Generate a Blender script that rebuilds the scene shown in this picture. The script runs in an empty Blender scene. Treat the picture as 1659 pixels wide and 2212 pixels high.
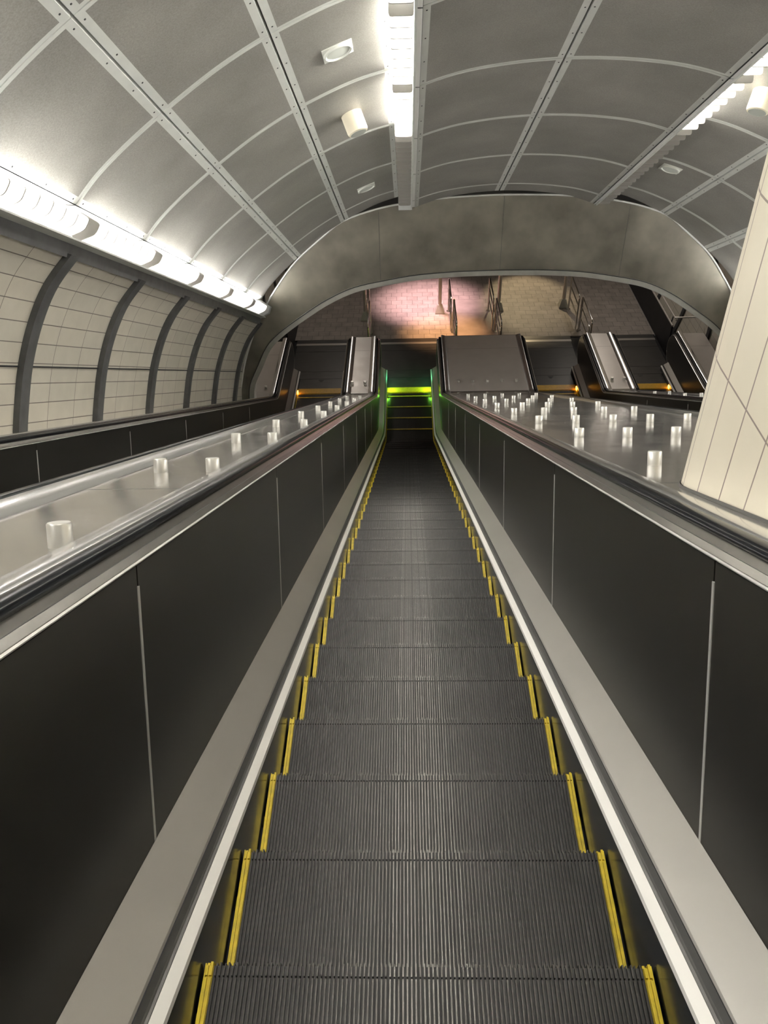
import bpy, math, random
from mathutils import Vector, Matrix
random.seed(7)
sc = bpy.context.scene
C = sc.collection
PI = math.pi
c30, s30 = math.cos(math.radians(30)), math.sin(math.radians(30))
ZF = 10.09            # the camera's height above the lower landing floor (floor at z = 0)

# ------------------------------------------------------------------ camera
F_PX, YAW, PITCH, ROLL = 1735.31, -0.0407, 0.6911, -0.0366
cam_d = bpy.data.cameras.new('camera')
cam = bpy.data.objects.new('camera', cam_d)
C.objects.link(cam)
fw = Vector((math.sin(YAW) * math.cos(PITCH), math.cos(YAW) * math.cos(PITCH), -math.sin(PITCH)))
r0 = Vector((math.cos(YAW), -math.sin(YAW), 0))
u0 = r0.cross(fw)
rr = math.cos(ROLL) * r0 + math.sin(ROLL) * u0
uu = -math.sin(ROLL) * r0 + math.cos(ROLL) * u0
M = Matrix((rr, uu, -fw)).transposed().to_4x4()
M.translation = Vector((0, 0, ZF))
cam.matrix_world = M
cam_d.sensor_fit = 'VERTICAL'
cam_d.sensor_height = 24.0
cam_d.lens = 24.0 * F_PX / 2212.0
cam_d.clip_start = 0.02
cam_d.clip_end = 200
sc.camera = cam

# ------------------------------------------------------------------ world, exposure, lamps of the landing
w = bpy.data.worlds.new('world'); sc.world = w; w.use_nodes = True
w.node_tree.nodes['Background'].inputs[0].default_value = (1.0, 0.97, 0.93, 1)
w.node_tree.nodes['Background'].inputs[1].default_value = 0.01
sc.view_settings.view_transform = 'Standard'
sc.view_settings.look = 'None'
sc.view_settings.exposure = 1.75
sc.view_settings.gamma = 1.0
sc.view_settings.use_curve_mapping = False
sc.cycles.use_denoising = True
sc.cycles.max_bounces = 10
sc.cycles.glossy_bounces = 6
sc.cycles.diffuse_bounces = 4
sc.cycles.sample_clamp_indirect = 6.0
LIT = 9.5            # emission of the fluorescent tubes
LIT_SIDE = 9.0


def lamp(name, kind, loc, power, color, target=None, size=0.3, sizey=None, spot=60, blend=0.5):
    d = bpy.data.lights.new(name, kind)
    d.energy = power; d.color = color
    if kind == 'AREA':
        d.size = size
        if sizey: d.shape = 'RECTANGLE'; d.size_y = sizey
    elif kind == 'SPOT':
        d.spot_size = math.radians(spot); d.spot_blend = blend; d.shadow_soft_size = size
    else:
        d.shadow_soft_size = size
    o = bpy.data.objects.new(name, d); C.objects.link(o)
    o.location = loc
    if target is not None:
        o.rotation_euler = (Vector(target) - Vector(loc)).to_track_quat('-Z', 'Y').to_euler()
    return o

# landing: pink sign light, amber light, warm down lights and added wall fill beyond the arch, cool-green comb light
lamp('sign_light', 'SPOT', (0.5, 21.3, 4.4), 1250, (1.0, 0.62, 0.64), (0.6, 21.6, 0), 0.25, spot=46, blend=0.9)
lamp('amber_light', 'SPOT', (1.0, 19.7, 4.2), 750, (1.0, 0.52, 0.24), (1.0, 19.8, 0), 0.2, spot=36, blend=0.9)
lamp('warm_light', 'SPOT', (3.4, 25.0, 3.4), 230, (1.0, 0.78, 0.46), (3.5, 21.8, 0.0), 0.07, spot=38, blend=0.6)
lamp('landing_fill', 'AREA', (-1.6, 23.5, 4.6), 5, (1.0, 0.93, 0.84), (-1.6, 22.0, 0), 1.2, 0.5)
lamp('landing_fill', 'AREA', (5.4, 23.5, 4.6), 6, (1.0, 0.93, 0.84), (5.4, 22.0, 0), 1.2, 0.5)


lamp('landing_fill', 'AREA', (5.2, 20.5, 4.2), 16, (1.0, 0.90, 0.80), (7.2, 19.6, 1.4), 0.5, 0.5)  # added fill without a fixture, brightens the tile of the right wall
lamp('landing_fill', 'AREA', (-1.7, 20.5, 4.2), 8, (1.0, 0.90, 0.80), (-3.7, 19.6, 1.4), 0.5, 0.5)  # same kind of added fill, aimed at the left wall


# ------------------------------------------------------------------ materials
def new_mat(name):
    m = bpy.data.materials.new(name); m.use_nodes = True
    nt = m.node_tree
    return m, nt, nt.nodes['Principled BSDF']


def mat(name, col, rough=0.5, metal=0.0, var=0.0, vscale=3.0, rvar=0.0, bump=0.0, bscale=40.0, coat=0.0, stretch=None, spec=0.5):
    m, nt, b = new_mat(name)
    b.inputs['Base Color'].default_value = (*col, 1)
    b.inputs['Roughness'].default_value = rough
    b.inputs['Metallic'].default_value = metal
    b.inputs['Specular IOR Level'].default_value = spec
    if coat: b.inputs['Coat Weight'].default_value = coat; b.inputs['Coat Roughness'].default_value = 0.06
    tc = nt.nodes.new('ShaderNodeTexCoord')
    mp = nt.nodes.new('ShaderNodeMapping')
    nt.links.new(tc.outputs['Object'], mp.inputs['Vector'])
    if stretch: mp.inputs['Scale'].default_value = stretch
    if var or rvar:
        n = nt.nodes.new('ShaderNodeTexNoise'); n.inputs['Scale'].default_value = vscale; n.inputs['Detail'].default_value = 6
        nt.links.new(mp.outputs['Vector'], n.inputs['Vector'])
        if var:
            cr = nt.nodes.new('ShaderNodeMapRange')
            cr.inputs['From Min'].default_value = 0.3; cr.inputs['From Max'].default_value = 0.7
            cr.inputs['To Min'].default_value = 1 - var; cr.inputs['To Max'].default_value = 1 + var
            nt.links.new(n.outputs['Fac'], cr.inputs['Value'])
            mx = nt.nodes.new('ShaderNodeVectorMath'); mx.operation = 'SCALE'
            mx.inputs[0].default_value = col
            nt.links.new(cr.outputs['Result'], mx.inputs['Scale'])
            nt.links.new(mx.outputs['Vector'], b.inputs['Base Color'])
        if rvar:
            rr_ = nt.nodes.new('ShaderNodeMapRange')
            rr_.inputs['From Min'].default_value = 0.3; rr_.inputs['From Max'].default_value = 0.7
            rr_.inputs['To Min'].default_value = max(0.02, rough - rvar); rr_.inputs['To Max'].default_value = rough + rvar
            nt.links.new(n.outputs['Fac'], rr_.inputs['Value'])
            nt.links.new(rr_.outputs['Result'], b.inputs['Roughness'])
    if bump:
        n2 = nt.nodes.new('ShaderNodeTexNoise'); n2.inputs['Scale'].default_value = bscale; n2.inputs['Detail'].default_value = 3
        nt.links.new(mp.outputs['Vector'], n2.inputs['Vector'])
        bp = nt.nodes.new('ShaderNodeBump'); bp.inputs['Strength'].default_value = bump; bp.inputs['Distance'].default_value = 0.02
        nt.links.new(n2.outputs['Fac'], bp.inputs['Height'])
        nt.links.new(bp.outputs['Normal'], b.inputs['Normal'])
    return m


def emit(name, col, strength):
    m, nt, b = new_mat(name)
    b.inputs['Base Color'].default_value = (0.8, 0.8, 0.8, 1)
    b.inputs['Emission Color'].default_value = (*col, 1)
    b.inputs['Emission Strength'].default_value = strength
    return m


def tile_mat(name, col1, col2, grout, bw, bh, mortar, rough, offset=0.0, uv=True, scale=1.0, bumpd=0.003, var=0.06, rot=0.0):
    m, nt, b = new_mat(name)
    tc = nt.nodes.new('ShaderNodeTexCoord')
    mp = nt.nodes.new('ShaderNodeMapping'); mp.inputs['Rotation'].default_value = (0, 0, rot)
    nt.links.new(tc.outputs['UV' if uv else 'Object'], mp.inputs['Vector'])
    br = nt.nodes.new('ShaderNodeTexBrick')
    br.offset = offset; br.squash = 1.0
    br.inputs['Scale'].default_value = scale
    br.inputs['Brick Width'].default_value = bw
    br.inputs['Row Height'].default_value = bh
    br.inputs['Mortar Size'].default_value = mortar
    br.inputs['Mortar Smooth'].default_value = 0.1
    br.inputs['Color1'].default_value = (*col1, 1); br.inputs['Color2'].default_value = (*col2, 1)
    br.inputs['Mortar'].default_value = (*grout, 1)
    nt.links.new(mp.outputs['Vector'], br.inputs['Vector'])
    n = nt.nodes.new('ShaderNodeTexNoise'); n.inputs['Scale'].default_value = 4.0; n.inputs['Detail'].default_value = 8
    nt.links.new(tc.outputs['Object'], n.inputs['Vector'])
    cr = nt.nodes.new('ShaderNodeMapRange')
    cr.inputs['From Min'].default_value = 0.3; cr.inputs['From Max'].default_value = 0.7
    cr.inputs['To Min'].default_value = 1 - var; cr.inputs['To Max'].default_value = 1 + var
    nt.links.new(n.outputs['Fac'], cr.inputs['Value'])
    sm = nt.nodes.new('ShaderNodeVectorMath'); sm.operation = 'SCALE'
    nt.links.new(br.outputs['Color'], sm.inputs[0]); nt.links.new(cr.outputs['Result'], sm.inputs['Scale'])
    nt.links.new(sm.outputs['Vector'], b.inputs['Base Color'])
    bp = nt.nodes.new('ShaderNodeBump'); bp.invert = True; bp.inputs['Distance'].default_value = bumpd; bp.inputs['Strength'].default_value = 0.7
    nt.links.new(br.outputs['Fac'], bp.inputs['Height'])
    nt.links.new(bp.outputs['Normal'], b.inputs['Normal'])
    b.inputs['Roughness'].default_value = rough
    return m


def perforated(name, col):
    """fine perforated metal with faint blotches"""
    m, nt, b = new_mat(name)
    tc = nt.nodes.new('ShaderNodeTexCoord')
    n = nt.nodes.new('ShaderNodeTexNoise'); n.inputs['Scale'].default_value = 1.3; n.inputs['Detail'].default_value = 8
    nt.links.new(tc.outputs['Object'], n.inputs['Vector'])
    v = nt.nodes.new('ShaderNodeTexNoise'); v.inputs['Scale'].default_value = 75; v.inputs['Detail'].default_value = 2
    nt.links.new(tc.outputs['Object'], v.inputs['Vector'])
    a = nt.nodes.new('ShaderNodeMapRange'); a.inputs['From Min'].default_value = 0.3; a.inputs['From Max'].default_value = 0.7
    a.inputs['To Min'].default_value = 0.85; a.inputs['To Max'].default_value = 1.15
    nt.links.new(n.outputs['Fac'], a.inputs['Value'])
    a2 = nt.nodes.new('ShaderNodeMapRange'); a2.inputs['From Min'].default_value = 0.3; a2.inputs['From Max'].default_value = 0.7
    a2.inputs['To Min'].default_value = 0.86; a2.inputs['To Max'].default_value = 1.14
    nt.links.new(v.outputs['Fac'], a2.inputs['Value'])
    mu = nt.nodes.new('ShaderNodeMath'); mu.operation = 'MULTIPLY'
    nt.links.new(a.outputs['Result'], mu.inputs[0]); nt.links.new(a2.outputs['Result'], mu.inputs[1])
    sm = nt.nodes.new('ShaderNodeVectorMath'); sm.operation = 'SCALE'; sm.inputs[0].default_value = col
    nt.links.new(mu.outputs[0], sm.inputs['Scale'])
    nt.links.new(sm.outputs['Vector'], b.inputs['Base Color'])
    b.inputs['Roughness'].default_value = 0.5
    b.inputs['Metallic'].default_value = 0.35
    return m


MT = {}
MT['field'] = perforated('perforated_panel', (0.25, 0.24, 0.22))
MT['border'] = mat('panel_border', (0.60, 0.61, 0.58), 0.42, 0.3, 0.05, 5)
MT['gap'] = mat('dark_gap', (0.02, 0.02, 0.02), 0.7)
MT['ribdark'] = mat('rib_paint', (0.075, 0.075, 0.075), 0.5, 0.2, 0.2, 8)
MT['walltile'] = tile_mat('wall_tile', (0.50, 0.47, 0.40), (0.54, 0.50, 0.42), (0.14, 0.12, 0.10), 0.615, 0.1845, 0.0045, 0.42)
MT['bronze'] = mat('bronze_metal', (0.20, 0.185, 0.15), 0.42, 0.4, 0.30, 1.8, 0.08)
MT['bronzetrim'] = mat('arch_trim', (0.36, 0.355, 0.32), 0.4, 0.2, 0.08, 6)
MT['archedge'] = mat('arch_edge', (0.80, 0.80, 0.77), 0.3, 0.5)
MT['chrome'] = mat('polished_steel', (0.75, 0.75, 0.72), 0.14, 1.0)
MT['panel'] = mat('balustrade_panel', (0.062, 0.058, 0.050), 0.29, 0.8, 0.04, 1.2)
MT['skirt'] = mat('skirt_black', (0.012, 0.014, 0.017), 0.16, 0.0, 0.2, 9, 0.05)
MT['strip'] = mat('white_strip', (0.78, 0.76, 0.71), 0.4)
MT['groove'] = mat('brush_groove', (0.12, 0.117, 0.112), 0.4, 0.5)
MT['inner'] = mat('inner_deck', (0.50, 0.48, 0.44), 0.36, 0.75, 0.04, 1.5)
MT['ledge'] = mat('ledge_steel', (0.30, 0.29, 0.275), 0.26, 0.9, 0.1, 5)
MT['line'] = mat('bright_line', (0.85, 0.84, 0.80), 0.3, 0.6)
MT['rubber'] = mat('handrail_rubber', (0.006, 0.007, 0.009), 0.20, 0, 0, spec=0.10)
MT['deck'] = mat('deck_steel', (0.62, 0.60, 0.565), 0.13, 0.82, 0.05, 3.0, 0.03, 0.07, 2.0)
MT['decklevel'] = mat('deck_steel_level', (0.52, 0.485, 0.45), 0.35, 0.25, 0.05, 3.0, 0.05, 0.03, 3.0)
MT['trim'] = mat('deck_trim', (0.78, 0.78, 0.78), 0.20, 0.95)
MT['knob'] = mat('knob_steel', (0.66, 0.645, 0.60), 0.36, 0.75)
MT['seam'] = mat('seam_dark', (0.03, 0.03, 0.03), 0.6)
MT['groovebed'] = mat('step_base', (0.012, 0.011, 0.010), 0.6)
MT['cleat'] = mat('step_cleat', (0.056, 0.052, 0.047), 0.34, 0.65, 0.15, 18)
MT['cleatpale'] = mat('step_cleat_pale', (0.082, 0.078, 0.071), 0.33, 0.7, 0.15, 30)  # lighter tone for the cleats in the middle of each step
MT['yellow'] = mat('yellow_edge', (0.66, 0.50, 0.02), 0.45, 0, 0.25, 25)
MT['comb'] = mat('yellow_comb', (0.85, 0.50, 0.02), 0.4, 0, 0.1, 20)
MT['plate'] = mat('landing_plate', (0.07, 0.068, 0.066), 0.38, 0.6, 0.25, 7, 0.08, stretch=(0.4, 6, 1))
MT['platebright'] = mat('threshold_plate', (0.55, 0.53, 0.50), 0.3, 0.8)
MT['coltile'] = tile_mat('column_tile', (0.74, 0.68, 0.55), (0.76, 0.70, 0.57), (0.30, 0.24, 0.21), 0.163, 0.51, 0.0035, 0.38, var=0.03)
MT['slat'] = mat('louvre_slat', (0.27, 0.255, 0.235), 0.4)
MT['housing'] = mat('lamp_housing', (0.50, 0.51, 0.50), 0.45, 0.2)
MT['housingw'] = mat('lamp_reflector', (0.80, 0.80, 0.78), 0.5)
MT['tube'] = emit('tube_lit', (1.0, 0.97, 0.90), LIT * 6)
MT['tubeside'] = emit('tube_lit_side', (1.0, 0.985, 0.95), LIT_SIDE * 6)
MT['tubeoff'] = mat('tube_unlit', (0.55, 0.54, 0.50), 0.3)
MT['plastic'] = mat('cream_plastic', (0.74, 0.68, 0.53), 0.4)
MT['speaker'] = mat('speaker_white', (0.62, 0.63, 0.58), 0.45)
MT['grille'] = mat('speaker_grille', (0.42, 0.44, 0.40), 0.6)
MT['paver'] = tile_mat('floor_paver', (0.19, 0.17, 0.152), (0.225, 0.20, 0.178), (0.075, 0.065, 0.058), 0.30, 0.262, 0.005, 0.6, offset=0.5, uv=False, var=0.16)
MT['slab'] = mat('floor_slab', (0.21, 0.185, 0.165), 0.55, 0, 0.18, 3)
MT['post'] = mat('brushed_steel', (0.50, 0.47, 0.44), 0.35, 0.5)
MT['dark'] = mat('dark_panel', (0.012, 0.012, 0.014), 0.5, 0, 0.3, 5, spec=0.2)
MT['landwall'] = mat('landing_wall', (0.30, 0.28, 0.25), 0.6, 0, 0.1, 3)
MT['lampgreen'] = emit('green_lamp', (0.25, 1.0, 0.12), 1)
MT['lampamber'] = emit('amber_lamp', (1.0, 0.42, 0.05), 2.5)


# ------------------------------------------------------------------ mesh helpers
class MB:
    def __init__(s): s.v = []; s.f = []; s.m = []; s.uv = {}
    def add(s, vs, fs, mi=0):
        o = len(s.v); s.v += [tuple(x) for x in vs]
        for f in fs: s.f.append(tuple(o + i for i in f)); s.m.append(mi)
        return o
    def box(s, x0, x1, y0, y1, z0, z1, mi=0):
        s.add([(x, y, z) for x in (x0, x1) for y in (y0, y1) for z in (z0, z1)],
              [(0, 1, 3, 2), (4, 6, 7, 5), (0, 4, 5, 1), (2, 3, 7, 6), (0, 2, 6, 4), (1, 5, 7, 3)], mi)
    def prism(s, poly, f0, f1, mi=0):
        """poly: list of 2D points, f0/f1 map 2D point -> 3D for both caps"""
        n = len(poly)
        s.add([f0(p) for p in poly] + [f1(p) for p in poly],
              [tuple(range(n))[::-1], tuple(range(n, 2 * n))] + [(i, (i + 1) % n, n + (i + 1) % n, n + i) for i in range(n)], mi)
    def tube(s, pts, r, n=10, mi=0, caps=True):
        pts = [Vector(p) for p in pts]
        rings = []; prev = None
        for i, p in enumerate(pts):
            d = (pts[min(i + 1, len(pts) - 1)] - pts[max(i - 1, 0)]).normalized()
            a = prev if prev is not None else (Vector((0, 0, 1)) if abs(d.z) < 0.9 else Vector((1, 0, 0)))
            a = (a - d * a.dot(d)).normalized(); prev = a; b = d.cross(a)
            ri = r[i] if isinstance(r, (list, tuple)) else r
            rings.append([p + a * ri * math.cos(2 * PI * k / n) + b * ri * math.sin(2 * PI * k / n) for k in range(n)])
        vs = [v for R in rings for v in R]; fs = []
        for i in range(len(rings) - 1):
            for k in range(n):
                fs.append((i * n + k, i * n + (k + 1) % n, (i + 1) * n + (k + 1) % n, (i + 1) * n + k))
        if caps: fs += [tuple(range(n))[::-1], tuple((len(rings) - 1) * n + k for k in range(n))]
        s.add(vs, fs, mi)
    def sweep(s, prof, stations, closed=False, mi=0, capped=True, mis=None):
        """prof: [(X,h)], stations: [(Y,Z,ny,nz)] or functions of h"""
        n = len(prof); vs = []
        for st in stations:
            for (X, h) in prof:
                Y, Z, ny, nz = st(h) if callable(st) else st
                vs.append((X, Y + ny * h, Z + nz * h) if not callable(st) else (X, Y, Z))
        o = len(s.v); s.v += vs
        m = n if closed else n - 1
        for i in range(len(stations) - 1):
            for k in range(m):
                s.f.append((o + i * n + k, o + i * n + (k + 1) % n, o + (i + 1) * n + (k + 1) % n, o + (i + 1) * n + k))
                s.m.append(mis[k] if mis else mi)
        if closed and capped:
            s.f.append(tuple(o + k for k in range(n))[::-1]); s.m.append(mi)
            s.f.append(tuple(o + (len(stations) - 1) * n + k for k in range(n))); s.m.append(mi)
    def mesh(s, name, mats, smooth=False):
        me = bpy.data.meshes.new(name)
        me.from_pydata(s.v, [], s.f)
        for mm in (mats if isinstance(mats, (list, tuple)) else [mats]): me.materials.append(mm)
        me.polygons.foreach_set('material_index', s.m)
        if s.uv:
            l = me.uv_layers.new(name='UVMap')
            for poly in me.polygons:
                for li, vi in zip(poly.loop_indices, poly.vertices):
                    l.data[li].uv = s.uv.get(vi, (0, 0))
        me.update()
        import bmesh
        bm = bmesh.new(); bm.from_mesh(me); bmesh.ops.recalc_face_normals(bm, faces=bm.faces); bm.to_mesh(me); bm.free()
        if smooth:
            me.polygons.foreach_set('use_smooth', [True] * len(me.polygons))
            try: me.set_sharp_from_angle(angle=math.radians(40))
            except Exception: pass
        return me
    def build(s, name, mats, parent=None, smooth=False):
        o = bpy.data.objects.new(name, s.mesh(name, mats, smooth)); C.objects.link(o)
        if parent is not None:
            o.parent = parent; o.matrix_parent_inverse = parent.matrix_world.inverted()
        return o


def empty(name, loc=(0, 0, 0)):
    o = bpy.data.objects.new(name, None); C.objects.link(o); o.location = loc; o.empty_display_size = 0.1
    o.matrix_world = Matrix.Translation(Vector(loc))
    return o


def tag(o, label=None, cat=None, group=None, kind=None):
    if label: o['label'] = label
    if cat: o['category'] = cat
    if group: o['group'] = group
    if kind: o['kind'] = kind
    return o


def P(X, t, n):
    return (X, t * c30 + n * s30, ZF - t * s30 + n * c30)


def copy_part(o, parent, off):
    c = o.copy(); C.objects.link(c); c.parent = parent
    c.matrix_world = Matrix.Translation(Vector(off)) @ o.matrix_world
    return c


# ------------------------------------------------------------------ paths: slope then level (h = height square to the step nosing line)
N0 = -1.393            # nosing line, square distance below the camera
T0 = 17.77             # where the slope meets the landing level
RN = 1.55
T_START = -4.5
YK, ZK = T0 * c30 + N0 * s30, ZF - T0 * s30 + N0 * c30     # kink, ZK ~ 0
tl = RN * math.tan(math.radians(15))


def slope_st(t):
    x, y, z = P(0, t, N0); return (y, z, s30, c30)


def stations(t0, yend, t1=None, newel=None, nst=6):
    st = []
    tend = T0 - tl if t1 is None else t1
    for i in range(nst + 1): st.append(slope_st(t0 + (tend - t0) * i / nst))
    if t1 is not None: return st
    cy, cz = YK + tl, ZK + RN
    for i in range(1, 9):
        a = math.radians(30 * (1 - i / 8))
        st.append((cy - RN * math.sin(a), cz - RN * math.cos(a), math.sin(a), math.cos(a)))
    st.append((yend, ZK, 0, 1))
    if newel:
        hr, hc = newel       # reference height of the swept line, and centre height; sweep keeps h measured from path -> use offsets h-hr
        for i in range(1, 13):
            a = math.radians(90 - 15 * i)
            ny, nz = math.cos(a), math.sin(a)
            # point at height h sits at centre + (h - hc) * radial
            st.append((yend - hc * ny, ZK + hc - hc * nz, ny, nz))
        st.append((yend - 0.35, ZK + 2 * hc, 0, -1))
    return st


YNEW = 17.42           # centre of the newel half circle
HC = 0.56


def esc_sets(t, lower=0.0): pass


# ------------------------------------------------------------------ escalators
CX = [0.03 - 2.16, 0.03, 0.03 + 3.46, 0.03 + 3.46 + 2.17]
WS = 0.532             # step half width
# step mesh (shared): origin on the nosing, tread runs back 0.4
def step_mesh():
    b = MB()
    b.box(-WS, WS, -0.465, 0.0, -0.028, -0.0105, 0)
    for q in (-1, 1): b.box(min(q * WS, q * (WS - 0.019)), max(q * WS, q * (WS - 0.019)), -0.45, -0.002, -0.0105, -0.004, 3)
    b.box(-WS, WS, -0.03, 0.0, -0.24, -0.0105, 0)
    ncl = 104; pitch = 2 * WS / ncl
    for i in range(ncl):
        x = -WS + (i + 0.5) * pitch; hw = pitch * 0.17
        mi = 1
        if i < 2 or i > ncl - 3: mi = 3
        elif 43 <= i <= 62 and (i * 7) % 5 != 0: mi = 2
        if mi == 3: hw = pitch * 0.30
        tip = (0.004 if i % 2 else -0.004)
        z1 = 0.003 if mi == 3 else 0.0
        b.box(x - hw, x + hw, -0.462, -0.031, -0.0105, z1, mi)
        b.box(x - hw, x + hw, -0.026, tip, -0.0105, z1, mi)
        b.box(x - hw, x + hw, 0.0, 0.006, -0.23, -0.0105, mi if mi == 3 else 1)
    for s_ in (-1, 1):     # raised yellow side plates
        b.box(s_ * WS - (0.0 if s_ < 0 else 0.003), s_ * WS + (0.003 if s_ < 0 else 0.0), -0.46, 0.0, -0.0105, 0.004, 3)
    b.box(-WS, WS, -0.466, -0.430, -0.0105, 0.0008, 3)
    return b.mesh('step', [MT['groovebed'], MT['cleat'], MT['cleatpale'], MT['yellow']])


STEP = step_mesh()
s_kink = T0


def step_pos(s):
    """s = arc length along nosing path measured as slope t; returns (y,z)"""
    tend = T0 - tl
    if s <= tend:
        x, y, z = P(0, s, N0); return y, z
    arc = RN * math.radians(30)
    cy, cz = YK + tl, ZK + RN
    if s < tend + arc:
        a = math.radians(30) * (1 - (s - tend) / arc)
        return cy - RN * math.sin(a), cz - RN * math.cos(a)
    return cy + (s - tend - arc), ZK


def escalator(i, cx, label, tmin, detail_left=0.0, comb_mat='comb'):
    root = empty('escalator', (cx, YK, ZK))
    tag(root, label, 'escalator', 'the four escalators in the tunnel')
    panels_t = [1.85 + 2.07 * k for k in range(-3, 7)]
    for side in (-1, 1):
        dh = -detail_left if side < 0 else 0.0
        X = lambda x: cx + side * x
        # skirt
        b = MB(); b.sweep([(X(0.538), -0.33), (X(0.538), 0.11), (X(0.552), 0.11), (X(0.552), -0.33)], stations(T_START, 17.55), True)
        b.build('skirt_panel', MT['skirt'], root)
        # white strip
        b = MB(); b.sweep([(X(0.531), 0.108), (X(0.533), 0.121), (X(0.560), 0.130), (X(0.560), 0.108)], stations(T_START, 17.55), True)
        b.build('skirt_strip', MT['strip'], root)
        b = MB(); b.sweep([(X(0.5605), 0.100), (X(0.5605), 0.134), (X(0.566), 0.136), (X(0.567), 0.148), (X(0.575), 0.166), (X(0.585), 0.120)], stations(T_START, 17.55), True)
        b.build('brush_channel', MT['groove'], root)
        # inner deck
        b = MB(); b.sweep([(X(0.576), 0.169), (X(0.580), 0.174), (X(0.681), 0.243), (X(0.690), 0.20), (X(0.60), 0.12)], stations(T_START, 17.50), True)
        b.build('inner_deck', MT['inner'], root)
        # balustrade panels split at the joints
        ts = [T_START] + [t for t in panels_t if t > T_START + 0.3]
        for k, t in enumerate(ts):
            b = MB()
            pf = [(X(0.682), 0.20), (X(0.682), 0.955 + dh), (X(0.70), 0.955 + dh), (X(0.70), 0.20)]
            if k < len(ts) - 1:
                b.sweep(pf, stations(t + 0.004, 0, t1=ts[k + 1] - 0.004), True)
                b.build('balustrade_panel', MT['panel'], root)
                j = MB(); j.sweep([(X(0.6805), 0.235), (X(0.6795), 0.905 + dh), (X(0.69), 0.905 + dh), (X(0.69), 0.235)], stations(ts[k + 1] - 0.006, 0, t1=ts[k + 1] + 0.006, nst=1), True)
                j.build('joint_strip', MT['line'], root)
            else:
                b.sweep(pf, stations(t + 0.004, YNEW), True)
                # newel end plate
                n = 16; R = 0.955 + dh - HC
                arcp = [(YNEW + R * math.cos(math.radians(90 - 180 * q / n)), ZK + HC + R * math.sin(math.radians(90 - 180 * q / n))) for q in range(n + 1)]
                arcp += [(YNEW, ZK + 0.02)] if HC - R > 0.02 else []
                b.prism(arcp, lambda p: (X(0.682), p[0], p[1]), lambda p: (X(0.70), p[0], p[1]))
                b.build('balustrade_panel', MT['panel'], root)
        nst = lambda: stations(T_START, YNEW, newel=(0.97, HC))
        b = MB(); b.sweep([(X(0.6795), 0.9585 + dh), (X(0.6790), 0.9615 + dh), (X(0.684), 0.964 + dh), (X(0.69), 0.9585 + dh)], nst(), True)
        b.build('bright_line', MT['line'], root)
        b = MB(); b.sweep([(X(0.684), 0.958 + dh), (X(0.684), 0.966 + dh), (X(0.700), 0.978 + dh), (X(0.702), 0.974 + dh), (X(0.706), 0.976 + dh), (X(0.724), 0.992 + dh), (X(0.76), 0.992 + dh), (X(0.76), 0.958 + dh)], nst(), True,
                          mis=[0, 0, 1, 1, 0, 0, 0, 0])
        b.build('rail_base', [MT['ledge'], MT['seam']], root)
        b = MB()
        rail = [(0.722, 0.996), (0.718, 1.003), (0.720, 1.010), (0.728, 1.017), (0.740, 1.020), (0.756, 1.020), (0.768, 1.017), (0.774, 1.010), (0.775, 1.003), (0.772, 0.992), (0.730, 0.992)]
        b.sweep([(X(x), h + dh - 0.002) for x, h in rail], nst(), True)
        b.build('handrail', MT['rubber'], root, True)
    # steps
    first = None; s = 1.737 - 0.02
    k = -10
    while True:
        t = s + 0.4693 * k; k += 1
        if t < tmin: continue
        y, z = step_pos(t)
        if y > 17.05: break
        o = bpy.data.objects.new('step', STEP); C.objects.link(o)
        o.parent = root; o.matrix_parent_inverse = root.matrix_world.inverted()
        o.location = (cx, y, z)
    # comb plate: yellow, toothed on the step side
    b = MB(); b.box(cx - 0.53, cx + 0.53, 16.68, 16.90, ZK - 0.01, ZK + 0.012)
    for q in range(52):
        x = cx - 0.52 + q * 0.0204; b.box(x - 0.004, x + 0.004, 16.64, 16.68, ZK - 0.01, ZK + 0.006)
    b.build('comb_plate', MT[comb_mat], root)
    for (y0, y1, wd) in ((16.903, 17.36, 0.53), (17.37, 17.72, 0.70), (17.73, 18.74, 0.78), (18.75, 19.08, 0.78)):
        b = MB(); wx = 0.53 if y0 < 17 else (0.66 if y0 < 17.6 else wd)
        b.box(cx - wx, cx + wx, y0, y1, ZK - 0.03, ZK + 0.008)
        b.build('landing_plate', MT['plate'], root)
    b = MB()
    b.box(cx - 0.065, cx + 0.065, 17.29, 17.315, ZK + 0.008, ZK + 0.011)
    b.prism([(0.045 * math.cos(PI + PI * q / 8), 0.05 * math.sin(PI + PI * q / 8)) for q in range(9)], lambda p: (cx + p[0], 17.27 + p[1], ZK + 0.008), lambda p: (cx + p[0], 17.27 + p[1], ZK + 0.011))
    b.build('lifting_slot', MT['seam'], root)
    b = MB(); b.box(cx - 0.80, cx + 0.80, 19.09, 19.20, ZK - 0.03, ZK + 0.012); b.build('threshold_bar', MT['platebright'], root)
    b = MB(); b.box(cx - 0.80, cx + 0.80, 19.205, 19.41, ZK - 0.03, ZK + 0.006); b.build('threshold_plate', MT['plate'], root)
    return root


# ------------------------------------------------------------------ tunnel shell
S = 1.845; TA = 9.05
SEAMS = [TA + S * k for k in range(-7, 4)]        # last 14.585
YP = 14.70
AX = 1.76


def tend(n): return (YP - n * s30) / c30


def mirror(pts): return [(2 * AX - x, n) for x, n in pts][::-1]


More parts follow.
